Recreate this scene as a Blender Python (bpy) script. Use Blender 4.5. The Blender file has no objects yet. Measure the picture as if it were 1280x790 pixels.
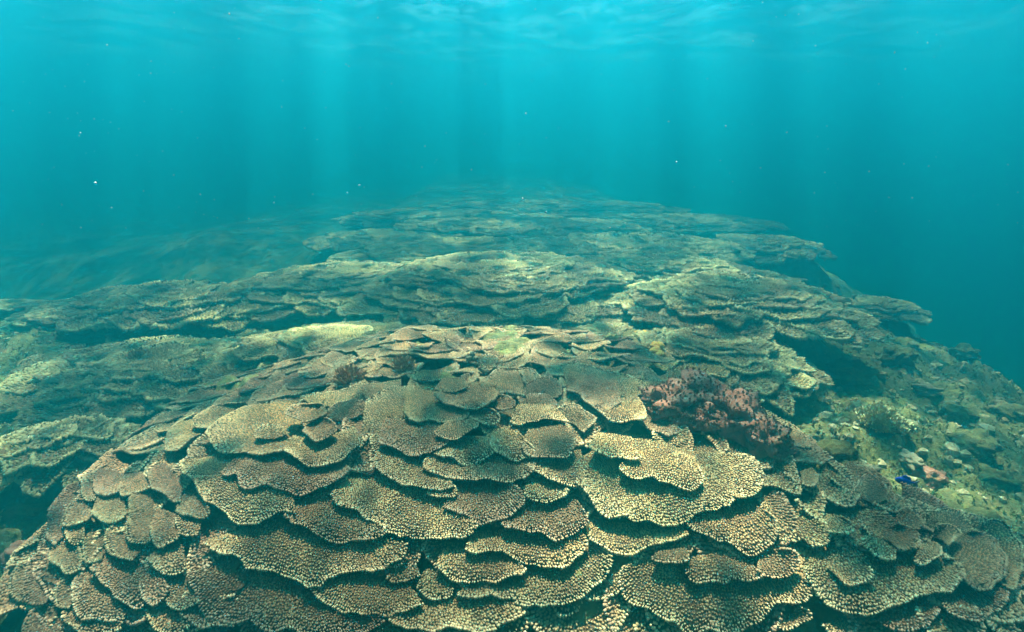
import bpy, math, random
import numpy as np
from mathutils import Vector

random.seed(7)
RNG = np.random.default_rng(11)
SC = bpy.context.scene
C = SC.collection
R = math.radians

# ------------------------------------------------------------------ camera
PITCH = R(18.2)
FOC = 640.0                                   # focal length in pixels of the 1280 wide photograph
cam_d = bpy.data.cameras.new('camera')
cam = bpy.data.objects.new('camera', cam_d)
C.objects.link(cam)
cam_d.sensor_width = 36.0
cam_d.lens = 36.0 * FOC / 1280.0
cam_d.clip_start = 0.02
cam_d.clip_end = 500.0
cam.location = (0, 0, 0)
cam.rotation_euler = (math.pi / 2 - PITCH, 0, 0)
SC.camera = cam

# ------------------------------------------------------------------ world, sun, exposure
SUN_EL, SUN_AZ = R(71), R(-3)                  # azimuth clockwise from +Y
world = bpy.data.worlds.new('World')
SC.world = world
world.use_nodes = True
wn = world.node_tree
wn.nodes.clear()
w_out = wn.nodes.new('ShaderNodeOutputWorld')
w_bg = wn.nodes.new('ShaderNodeBackground')
w_sky = wn.nodes.new('ShaderNodeTexSky')
w_sky.sky_type = 'NISHITA'
w_sky.sun_disc = False
w_sky.sun_elevation = SUN_EL
w_sky.sun_rotation = SUN_AZ
w_bg.inputs['Strength'].default_value = 0.05
wn.links.new(w_sky.outputs['Color'], w_bg.inputs['Color'])
wn.links.new(w_bg.outputs['Background'], w_out.inputs['Surface'])

sun_d = bpy.data.lights.new('sun', 'SUN')
sun = bpy.data.objects.new('sun', sun_d)
C.objects.link(sun)
sun_d.energy = 5.0
sun_d.angle = R(0.5)
sun_d.color = (1.0, 0.88, 0.72)
sdir = Vector((math.sin(SUN_AZ) * math.cos(SUN_EL), math.cos(SUN_AZ) * math.cos(SUN_EL), math.sin(SUN_EL)))
sun.rotation_euler = (-sdir).to_track_quat('-Z', 'Y').to_euler()
sun.location = (0, 0, 10)

SC.view_settings.view_transform = 'Standard'
SC.view_settings.look = 'None'
SC.view_settings.exposure = 4.0
SC.view_settings.gamma = 1.0
cy = SC.cycles
cy.max_bounces = 5
cy.diffuse_bounces = 2
cy.glossy_bounces = 2
cy.transmission_bounces = 2
cy.volume_bounces = 1
cy.transparent_max_bounces = 8
cy.use_denoising = True
cy.sample_clamp_indirect = 4.0

# water: scattering and absorption of the volume
W_DENSITY = 0.58
W_COLOR = (0.005, 0.284, 0.405)
W_ABSORB = (0.16, 0.43, 0.47)
W_ANISO = 0.82
SURF_Z = 1.45

# ------------------------------------------------------------------ noise
def _hash(ix, iy, seed):
    h = (ix.astype(np.int64) * 374761393 + iy.astype(np.int64) * 668265263 + seed * 1442695041) & 0xffffffff
    h = ((h ^ (h >> 13)) * 1274126177) & 0xffffffff
    h = (h ^ (h >> 16)) & 0xffffffff
    return h.astype(np.float64) / 4294967295.0

def vnoise(x, y, seed=0):
    x = np.asarray(x, float); y = np.asarray(y, float)
    ix = np.floor(x); iy = np.floor(y)
    fx = x - ix; fy = y - iy
    fx = fx * fx * fx * (fx * (fx * 6 - 15) + 10); fy = fy * fy * fy * (fy * (fy * 6 - 15) + 10)
    a = _hash(ix, iy, seed); b = _hash(ix + 1, iy, seed)
    c = _hash(ix, iy + 1, seed); d = _hash(ix + 1, iy + 1, seed)
    return (a * (1 - fx) + b * fx) * (1 - fy) + (c * (1 - fx) + d * fx) * fy * 1.0 - 0.5

def fbm(x, y, oct=4, seed=0, gain=0.5):
    s = 0.0; a = 1.0
    for k in range(oct):
        s = s + a * vnoise(x * 2.03 ** k + 17.3 * k, y * 2.03 ** k - 9.1 * k, seed + k)
        a *= gain
    return s

def smooth(e0, e1, t):
    t = np.clip((t - e0) / (e1 - e0), 0, 1)
    return t * t * (3 - 2 * t)

# ------------------------------------------------------------------ the lie of the reef
# dome: cx, cy, rx, ry, top z, base z  (colonies that grow as stacked tables)
def dome_r(x, y, d):
    return np.sqrt(((x - d[0]) / d[2]) ** 2 + ((y - d[1]) / d[3]) ** 2)

def dome_z(x, y, d, clip=1.25):
    r = np.minimum(dome_r(x, y, d), clip)
    return d[5] + (d[4] - d[5]) * (1 - r ** (2.4 if d[1] < 3.9 else 4.0))

def brow(x):
    return 1.62 - 0.60 * smooth(0.35, 1.2, x) - 0.20 * smooth(0.35, 1.2, -np.asarray(x, float))

def front_z(x, y):
    """the big mound of the nearest corals"""
    x = np.asarray(x, float); y = np.asarray(y, float)
    rt = smooth(0.35, 1.2, x); lf = smooth(0.35, 1.2, -x)
    yc = 1.62 - 0.60 * rt - 0.20 * lf
    top = -0.655 - 0.20 * rt - 0.13 * lf
    dy = y - yc
    dy = np.where(dy > 0, dy * (1.25 + 1.3 * rt), dy)
    edge = np.maximum(0, np.where(x > 0, x - 1.18, -x - 1.08))
    return top - 0.51 * np.abs(dy) ** 2.7 - 16.0 * edge ** 2 + 0.030 * fbm(x * 3.1, y * 3.1, 2, 5)

def base_z(x, y):
    x = np.asarray(x, float); y = np.asarray(y, float)
    z = -1.00 + 0.09 * fbm(x * 0.9, y * 0.9, 3, 21) + 0.0 * x
    z = z + 0.12 * smooth(1.6, 2.9, y) + 0.08 * smooth(3.6, 8.0, y)        # the reef rises gently away from the camera
    drop = x + 0.04 * (y - 3) + 0.30 * vnoise(x * 0.7, y * 0.7, 3)
    z = z - 0.16 * np.maximum(0, drop - 1.3) - 2.4 * smooth(2.1, 6.0, drop)   # drop-off on the right
    gap = smooth(3.05, 3.7, y - 0.25 * (x + 2.5)) * smooth(-1.35, -2.2, x + 0.06 * (y - 4)) * (1 - 0.5 * smooth(5.5, 8.0, y))
    z = z - 0.85 * gap                                                     # dark gully behind the left-hand corals
    z = z - 0.5 * smooth(-4.0, -8.0, x)
    z = z - 0.16 * smooth(1.7, 0.9, y) * (1 - 0.6 * smooth(-0.9, -1.3, x))
    return z

COLONIES = [
    # name key, dome, label
    dict(k='mid', d=(-0.05, 2.92, 0.92, 0.78, -0.675, -0.87), n=7, L=0.25, h=0.055, pw=2.0,
         label='broad olive table coral of many stacked plates in the middle, behind the nearest mound'),
    dict(k='ledge', d=(1.12, 2.45, 0.58, 0.50, -0.685, -0.80), n=6, L=0.24, h=0.05, pw=1.7,
         label='table coral on the right whose lowest ledge overhangs a black hollow'),
    dict(k='slope', d=(0.80, 1.93, 0.42, 0.36, -0.765, -0.90), n=5, L=0.17, h=0.045, pw=1.6,
         label='grey green table coral of small tiers between the pink rock and the black hollow'),
    dict(k='midleft', d=(-1.02, 3.10, 0.74, 0.56, -0.765, -0.87), n=5, L=0.22, h=0.05, pw=1.8,
         label='grey table coral of thin ragged plates left of the middle colony, beside the dark gully'),
    dict(k='farleft', d=(-1.98, 2.78, 0.70, 0.42, -0.81, -0.91), n=5, L=0.21, h=0.05, pw=1.8,
         label='teal grey table coral at the brink of the dark gully, plates over a shadowed gap'),
    dict(k='lowleft', d=(-1.52, 2.02, 0.60, 0.36, -0.87, -0.97), n=5, L=0.21, h=0.035, pw=1.8,
         label='flat spreading table coral at the left edge, above the cluster of rounded lobes'),
    dict(k='shoulder', d=(-0.72, 2.02, 0.56, 0.30, -0.765, -0.90), n=3, L=0.22, h=0.03, pw=1.7,
         label='low pale table coral just behind the left shoulder of the nearest mound'),
    dict(k='lobes', d=(-1.42, 1.42, 0.24, 0.17, -0.87, -0.98), n=3, L=0.10, h=0.03, pw=1.3,
         label='small cluster of rounded yellowish coral lobes over a dark crevice on the left'),
    dict(k='saddle', d=(0.42, 2.18, 0.34, 0.22, -0.80, -0.92), n=2, L=0.18, h=0.03, pw=1.6,
         label='low table coral in the dip between the nearest mound and the middle colony'),
    dict(k='backright', d=(0.92, 3.35, 0.80, 0.50, -0.745, -0.86), n=5, L=0.22, h=0.045, pw=1.8,
         label='grey green table coral behind the overhanging ledge, right of the middle colony'),
    dict(k='farledge', d=(2.30, 4.75, 0.60, 0.45, -0.87, -0.96), n=4, L=0.26, h=0.06, pw=1.8,
         label='dim blue green table coral on the far right rim, seen against open water'),
    dict(k='rimtable', d=(2.42, 3.22, 0.26, 0.22, -1.00, -1.08), n=2, L=0.16, h=0.05, pw=1.6,
         label='small dim table coral alone on the right hand drop off, smooth edged layers'),
    dict(k='far1', d=(-0.35, 4.15, 1.0, 0.60, -0.80, -0.87), n=4, L=0.26, h=0.045, pw=2.1,
         label='hazy brown green table coral directly behind the middle colony'),
    dict(k='far2', d=(0.95, 4.35, 1.0, 0.60, -0.79, -0.87), n=4, L=0.26, h=0.045, pw=2.1,
         label='hazy mounded table coral right of the middle, in the row behind the grey green one'),
    dict(k='far3', d=(-1.15, 4.95, 0.80, 0.50, -0.83, -0.92), n=3, L=0.32, h=0.045, pw=2.1,
         label='hazy teal table coral on the right bank of the dark gully, its nearest far one'),
    dict(k='far4', d=(0.10, 5.35, 1.3, 0.6, -0.77, -0.85), n=4, L=0.30, h=0.045, pw=2.1,
         label='wide blue green table coral fading into the water on the centre line of the reef'),
    dict(k='far5', d=(1.95, 5.95, 1.1, 0.6, -0.80, -0.89), n=4, L=0.30, h=0.045, pw=2.1,
         label='wide faint table coral fading into the water right of centre'),
    dict(k='far6', d=(-0.95, 6.2, 1.1, 0.6, -0.77, -0.85), n=4, L=0.30, h=0.045, pw=2.1,
         label='wide faint table coral fading into the water left of centre'),
    dict(k='far7', d=(0.55, 7.0, 1.7, 0.6, -0.74, -0.83), n=4, L=0.34, h=0.045, pw=2.1,
         label='farthest table coral, a dark smudge at the top of the reef in the middle'),
]

def terrain_z(x, y):
    z = base_z(x, y)
    z = np.maximum(z, front_z(x, y) - 0.035)
    for c in COLONIES:
        d = c['d']
        k_ = (0.74, 0.12) if c['k'] in ('ledge', 'slope') else (0.90, 0.05)
        dd = (d[0], d[1] + 0.05, d[2] * k_[0], d[3] * k_[0], d[4] - 0.03, d[5] - k_[1])
        r = dome_r(x, y, dd)
        e = 2.4 if d[1] < 3.9 else 4.0
        skirt = dome_z(x, y, dd, 1.0) - np.maximum(r - 1.0, 0) * (dd[4] - dd[5]) * e * 1.3
        z = np.where(r < 3.0, np.maximum(z, skirt), z)
    return z

def ground_z(x, y):
    """terrain with its knobbly relief"""
    z = terrain_z(x, y)
    rough = (1 - .75 * smooth(2.9, 3.7, y) * (1 - smooth(1.4, 2.2, x))) * 0.085 * fbm(x * 5.5, y * 5.5, 5, 41, 0.58) + 0.030 * np.abs(fbm(x * 21, y * 21, 3, 61))
    return z + rough * 0.9 - 0.012

# ------------------------------------------------------------------ pixels of the photograph -> points on a surface
def ray_dirs(px, py):
    u = (np.asarray(px, float) - 640.0) / FOC
    v = (np.asarray(py, float) - 395.0) / FOC
    cp, sp = math.cos(PITCH), math.sin(PITCH)
    return np.stack([u, cp - v * sp, -sp - v * cp], -1)

TS = np.concatenate([np.linspace(0.4, 3.0, 900), np.linspace(3.005, 9.0, 500)])
def on_surface(px, py, h, fn):
    d = ray_dirs(px, py)
    h = np.broadcast_to(np.asarray(h, float), d.shape[:1])
    X = d[:, None, 0] * TS; Y = d[:, None, 1] * TS; Z = d[:, None, 2] * TS
    g = Z - (fn(X, Y) + h[:, None])
    below = g < 0
    i = np.argmax(below, 1); i = np.maximum(i, 1)
    k = np.arange(len(i))
    g0, g1 = g[k, i - 1], g[k, i]
    f = np.clip(g0 / np.maximum(g0 - g1, 1e-9), 0, 1)
    t = TS[i - 1] * (1 - f) + TS[i] * f
    return np.stack([d[:, 0] * t, d[:, 1] * t], -1)

def at(px, py, fn=ground_z, h=0.0):
    p = on_surface([px], [py], h, fn)[0]
    return float(p[0]), float(p[1]), float(fn(p[0], p[1])) + h

# ------------------------------------------------------------------ objects
def prop(o, label=None, cat=None, group=None, kind=None):
    if label: o['label'] = label
    if cat: o['category'] = cat
    if group: o['group'] = group
    if kind: o['kind'] = kind
    return o

def empty(name, loc, label, cat, group=None):
    o = bpy.data.objects.new(name, None)
    o.empty_display_size = 0.05
    C.objects.link(o)
    o.location = loc
    return prop(o, label, cat, group)

def mesh_np(name, verts, tris=None, quads=None, attrs=None, smooth_=True):
    me = bpy.data.meshes.new(name)
    nq = 0 if quads is None else len(quads)
    nt = 0 if tris is None else len(tris)
    me.vertices.add(len(verts))
    me.vertices.foreach_set('co', np.asarray(verts, np.float32).ravel())
    parts = []; starts = []
    if nq: parts.append(np.asarray(quads, np.int32).ravel()); starts.append(np.arange(nq) * 4)
    if nt: parts.append(np.asarray(tris, np.int32).ravel()); starts.append(np.arange(nt) * 3 + nq * 4)
    li = np.concatenate(parts)
    me.loops.add(len(li))
    me.loops.foreach_set('vertex_index', li)
    me.polygons.add(nq + nt)
    me.polygons.foreach_set('loop_start', np.concatenate(starts).astype(np.int32))
    me.polygons.foreach_set('use_smooth', np.full(nq + nt, smooth_, bool))
    for k, a in (attrs or {}).items():
        at_ = me.attributes.new(k, 'FLOAT', 'POINT')
        at_.data.foreach_set('value', np.asarray(a, np.float32))
    me.update(calc_edges=True)
    return me

def link(name, me, mat, parent=None, loc=None):
    o = bpy.data.objects.new(name, me)
    C.objects.link(o)
    if mat and not me.materials: me.materials.append(mat)
    if parent is not None: o.parent = parent
    if loc is not None: o.location = loc
    return o

# ------------------------------------------------------------------ materials
def new_mat(name):
    m = bpy.data.materials.new(name)
    m.use_nodes = True
    nt = m.node_tree
    bs = nt.nodes['Principled BSDF']
    return m, nt, bs

def N(nt, t, **kw):
    n = nt.nodes.new(t)
    for k, v in kw.items():
        if k in n.inputs: n.inputs[k].default_value = v
        else: setattr(n, k, v)
    return n

def ramp(nt, fac, stops):
    r = nt.nodes.new('ShaderNodeValToRGB')
    el = r.color_ramp.elements
    while len(el) < len(stops): el.new(0.5)
    for e, (p, c) in zip(el, stops):
        e.position = p
        e.color = (c[0], c[1], c[2], 1) if len(c) == 3 else c
    nt.links.new(fac, r.inputs['Fac'])
    return r.outputs['Color']

def mixc(nt, fac, a, b, mode='MIX'):
    m = nt.nodes.new('ShaderNodeMix')
    m.data_type = 'RGBA'; m.blend_type = mode
    for s, v in ((0, fac), (6, a), (7, b)):
        if isinstance(v, (int, float)): m.inputs[s].default_value = v
        elif isinstance(v, tuple): m.inputs[s].default_value = (*v, 1) if len(v) == 3 else v
        else: nt.links.new(v, m.inputs[s])
    return m.outputs[2]

def math_(nt, op, a, b=0.0):
    m = nt.nodes.new('ShaderNodeMath'); m.operation = op
    for s, v in ((0, a), (1, b)):
        if isinstance(v, (int, float)): m.inputs[s].default_value = v
        else: nt.links.new(v, m.inputs[s])
    return m.outputs[0]

def attr(nt, name):
    a = nt.nodes.new('ShaderNodeAttribute'); a.attribute_name = name
    return a.outputs['Fac']

def pos_noise(nt, scale, detail=3.0, rough=0.55):
    g = nt.nodes.new('ShaderNodeNewGeometry')
    n = nt.nodes.new('ShaderNodeTexNoise')
    n.inputs['Scale'].default_value = scale
    n.inputs['Detail'].default_value = detail
    n.inputs['Roughness'].default_value = rough
    nt.links.new(g.outputs['Position'], n.inputs['Vector'])
    return n.outputs['Fac']

def bump(nt, bs, h, strength, dist):
    b = nt.nodes.new('ShaderNodeBump')
    b.inputs['Strength'].default_value = strength
    b.inputs['Distance'].default_value = dist
    nt.links.new(h, b.inputs['Height'])
    nt.links.new(b.outputs['Normal'], bs.inputs['Normal'])

def coral_material(name, base, mid, tip, edge):
    m, nt, bs = new_mat(name)
    t = attr(nt, 'tip'); e = attr(nt, 'edge'); r = attr(nt, 'rnd')
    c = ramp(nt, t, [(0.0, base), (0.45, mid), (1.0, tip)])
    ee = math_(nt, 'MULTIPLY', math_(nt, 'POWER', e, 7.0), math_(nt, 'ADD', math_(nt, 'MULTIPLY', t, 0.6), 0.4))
    c = mixc(nt, math_(nt, 'MULTIPLY', ee, 0.85), c, edge)
    patch = ramp(nt, pos_noise(nt, 5.0, 3), [(0.32, (0.52, 0.45, 0.43)), (0.5, (1.0, 1.0, 1.0)), (0.70, (1.35, 1.28, 1.10))])
    c = mixc(nt, 1.0, c, patch, 'MULTIPLY')
    old = ramp(nt, pos_noise(nt, 3.3, 4, 0.62), [(0.62, (0, 0, 0)), (0.70, (1, 1, 1))])
    c = mixc(nt, math_(nt, 'MULTIPLY', old, 0.4), c, (0.13, 0.105, 0.050))    # turf grown over dead patches
    oi = nt.nodes.new('ShaderNodeObjectInfo')
    pl = ramp(nt, oi.outputs['Random'], [(0.0, (0.66, 0.56, 0.58)), (0.3, (0.98, 0.90, 0.84)), (0.6, (0.80, 0.86, 0.78)), (0.8, (1.05, 0.98, 0.85)), (1.0, (1.30, 1.20, 1.05))])
    c = mixc(nt, 1.0, c, pl, 'MULTIPLY')
    rr = ramp(nt, r, [(0.0, (0.72, 0.72, 0.72)), (1.0, (1.25, 1.25, 1.25))])
    c = mixc(nt, 1.0, c, rr, 'MULTIPLY')
    nt.links.new(c, bs.inputs['Base Color'])
    bs.inputs['Roughness'].default_value = 0.75
    bs.inputs['Specular IOR Level'].default_value = 0.15
    return m

M = {}
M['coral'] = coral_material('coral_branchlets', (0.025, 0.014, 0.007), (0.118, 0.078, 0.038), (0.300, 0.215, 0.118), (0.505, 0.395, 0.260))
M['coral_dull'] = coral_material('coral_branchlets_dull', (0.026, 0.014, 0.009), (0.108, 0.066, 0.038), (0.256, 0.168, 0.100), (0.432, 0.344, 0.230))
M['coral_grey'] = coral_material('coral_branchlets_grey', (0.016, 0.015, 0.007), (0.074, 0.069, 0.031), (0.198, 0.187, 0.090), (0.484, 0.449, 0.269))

def slab_material(name, c0, c1):
    m, nt, bs = new_mat(name)
    n = pos_noise(nt, 60.0, 4)
    c = ramp(nt, n, [(0.3, c0), (0.7, c1)])
    nt.links.new(c, bs.inputs['Base Color'])
    bs.inputs['Roughness'].default_value = 0.85
    bs.inputs['Specular IOR Level'].default_value = 0.1
    g = nt.nodes.new('ShaderNodeNewGeometry')
    v = nt.nodes.new('ShaderNodeTexVoronoi')
    v.inputs['Scale'].default_value = 110.0
    nt.links.new(g.outputs['Position'], v.inputs['Vector'])
    bump(nt, bs, v.outputs['Distance'], 0.8, 0.004)
    return m
M['coral_far_dim'] = coral_material('coral_branchlets_far_dim', (0.015, 0.015, 0.007), (0.059, 0.061, 0.027), (0.140, 0.137, 0.065), (0.385, 0.365, 0.216))  # darker copy of the grey coral, dimness of depth and haze put into colour
M['slab'] = slab_material('coral_plate', (0.045, 0.027, 0.015), (0.10, 0.063, 0.034))

def reef_material(name):
    m, nt, bs = new_mat(name)
    big = pos_noise(nt, 2.2, 4, 0.6)
    c = ramp(nt, big, [(0.30, (0.036, 0.033, 0.018)), (0.45, (0.080, 0.077, 0.027)), (0.58, (0.128, 0.119, 0.053)), (0.72, (0.084, 0.101, 0.029))])
    fine = pos_noise(nt, 34.0, 5, 0.65)
    f = ramp(nt, fine, [(0.30, (0.45, 0.45, 0.45)), (0.5, (1.0, 1.0, 1.0)), (0.68, (1.7, 1.65, 1.45))])
    c = mixc(nt, 1.0, c, f, 'MULTIPLY')
    pk = ramp(nt, pos_noise(nt, 7.0, 3, 0.6), [(0.60, (0, 0, 0)), (0.70, (1, 1, 1))])
    c = mixc(nt, math_(nt, 'MULTIPLY', pk, 0.45), c, (0.16, 0.085, 0.065))
    wh = ramp(nt, pos_noise(nt, 15.0, 3, 0.6), [(0.66, (0, 0, 0)), (0.74, (1, 1, 1))])
    c = mixc(nt, math_(nt, 'MULTIPLY', wh, 0.55), c, (0.30, 0.27, 0.17))
    nt.links.new(c, bs.inputs['Base Color'])
    bs.inputs['Roughness'].default_value = 0.9
    bs.inputs['Specular IOR Level'].default_value = 0.1
    bump(nt, bs, pos_noise(nt, 90.0, 5, 0.7), 0.9, 0.012)
    return m
M['reef'] = reef_material('reef_rock')

def plain(name, stops, scale=30.0, bstr=0.6, bd=0.004, rough=0.85):
    m, nt, bs = new_mat(name)
    c = ramp(nt, pos_noise(nt, scale, 4, 0.6), stops)
    nt.links.new(c, bs.inputs['Base Color'])
    bs.inputs['Roughness'].default_value = rough
    bs.inputs['Specular IOR Level'].default_value = 0.12
    if bstr: bump(nt, bs, pos_noise(nt, scale * 3, 4, 0.65), bstr, bd)
    return m
M['turf'] = plain('algae_turf', [(0.3, (0.047, 0.066, 0.014)), (0.5, (0.101, 0.107, 0.026)), (0.7, (0.137, 0.111, 0.043))], 4.0, 0)
M['pink'] = plain('coralline_crust', [(0.30, (0.079, 0.036, 0.017)), (0.45, (0.180, 0.073, 0.049)), (0.58, (0.202, 0.101, 0.070)), (0.72, (0.108, 0.070, 0.025))], 16.0, 0.9, 0.01)
M['pinkturf'] = plain('coralline_turf', [(0.34, (0.086, 0.042, 0.017)), (0.46, (0.194, 0.081, 0.052)), (0.58, (0.115, 0.070, 0.025)), (0.70, (0.216, 0.112, 0.070))], 11.0, 0)
M['rust'] = plain('rust_red_weed', [(0.3, (0.20, 0.095, 0.045)), (0.7, (0.36, 0.20, 0.10))], 40.0, 0)
M['amber'] = plain('amber_growth', [(0.3, (0.30, 0.15, 0.03)), (0.7, (0.52, 0.30, 0.07))], 40.0, 0)
M['palebush'] = plain('pale_bush', [(0.3, (0.24, 0.24, 0.12)), (0.7, (0.46, 0.42, 0.22))], 30.0, 0)
M['stone'] = plain('rubble_stone', [(0.3, (0.10, 0.085, 0.05)), (0.5, (0.20, 0.17, 0.09)), (0.72, (0.36, 0.31, 0.19))], 26.0, 0.9, 0.008)
M['bluegrey'] = plain('blue_grey_rock', [(0.3, (0.04, 0.045, 0.045)), (0.7, (0.11, 0.12, 0.12))], 24.0, 0.8, 0.008)
M['pale'] = plain('bare_skeleton', [(0.3, (0.084, 0.070, 0.042)), (0.7, (0.196, 0.164, 0.105))], 50.0, 0.8, 0.004)
M['fishblue'] = plain('fish_blue', [(0.3, (0.010, 0.030, 0.32)), (0.7, (0.02, 0.06, 0.50))], 60.0, 0, 0, 0.4)
M['fishyellow'] = plain('fish_fin', [(0.3, (0.03, 0.06, 0.40)), (0.7, (0.30, 0.22, 0.05))], 60.0, 0, 0, 0.4)
M['fisheye'] = plain('fish_eye', [(0.3, (0.01, 0.01, 0.01)), (0.7, (0.02, 0.02, 0.02))], 60.0, 0, 0, 0.2)
M['snow'] = plain('marine_snow', [(0.3, (0.40, 0.46, 0.48)), (0.7, (0.55, 0.60, 0.62))], 60.0, 0, 0, 0.8)

# ------------------------------------------------------------------ plates of branching coral
def resample(pts, n):
    pts = np.asarray(pts, float)
    if len(pts) == 1: return np.repeat(pts, n, 0)
    seg = np.linalg.norm(np.diff(pts, axis=0), axis=1)
    s = np.concatenate([[0], np.cumsum(seg)])
    t = np.linspace(0, s[-1], n)
    return np.stack([np.interp(t, s, pts[:, 0]), np.interp(t, s, pts[:, 1])], -1)

def smooth_line(pts, it=1):
    p = np.asarray(pts, float)
    for _ in range(it):
        q = np.empty((2 * (len(p) - 1), 2))
        q[0::2] = 0.75 * p[:-1] + 0.25 * p[1:]
        q[1::2] = 0.25 * p[:-1] + 0.75 * p[1:]
        p = np.vstack([p[:1], q, p[-1:]])
    return p

def nub_template(sides):
    a = np.arange(sides) * 2 * math.pi / sides
    ring = np.stack([np.cos(a), np.sin(a)], -1)
    v = np.vstack([np.c_[ring * 0.56, np.full(sides, -0.30)],
                   np.c_[ring * 0.50, np.full(sides, 0.62)],
                   [[0, 0, 0.92]]])
    tr = []
    for i in range(sides):
        j = (i + 1) % sides
        tr += [(i, j, sides + j), (i, sides + j, sides + i), (sides + i, sides + j, 2 * sides)]
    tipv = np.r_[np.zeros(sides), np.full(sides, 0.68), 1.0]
    return v, np.array(tr), tipv
def nub_cone(sides):
    a = np.arange(sides) * 2 * math.pi / sides
    v = np.vstack([np.c_[np.stack([np.cos(a), np.sin(a)], -1) * 0.60, np.full(sides, -0.25)], [[0, 0, 1.0]]])
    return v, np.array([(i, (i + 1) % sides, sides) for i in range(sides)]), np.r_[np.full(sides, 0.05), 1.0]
NUB = {5: nub_template(4), 4: nub_template(3), 3: nub_cone(4), 2: nub_cone(3)}
def inside(p, poly):
    x, y = p[:, 0], p[:, 1]
    c = np.zeros(len(p), bool)
    n = len(poly)
    for i in range(n):
        x0, y0 = poly[i]; x1, y1 = poly[i - 1]
        if y0 == y1: continue
        k = ((y0 > y) != (y1 > y)) & (x < (x1 - x0) * (y - y0) / (y1 - y0) + x0)
        c ^= k
    return c

def cover_poly(rim, root, back):
    """the part of the sea floor that a plate hides for good: its outline drawn in by 'back'"""
    ri = resample(rim, 24); ro = resample(root, 24)
    L = np.linalg.norm(ri - ro, axis=1)
    e = ro + (ri - ro) * np.clip(1 - back / np.maximum(L, 1e-6), 0, 1)[:, None]
    p = np.vstack([e, ro[::-1]])
    return p, (p[:, 0].min(), p[:, 0].max(), p[:, 1].min(), p[:, 1].max())

COUNT = dict(plates=0, nubs=0, tris=0)

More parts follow.
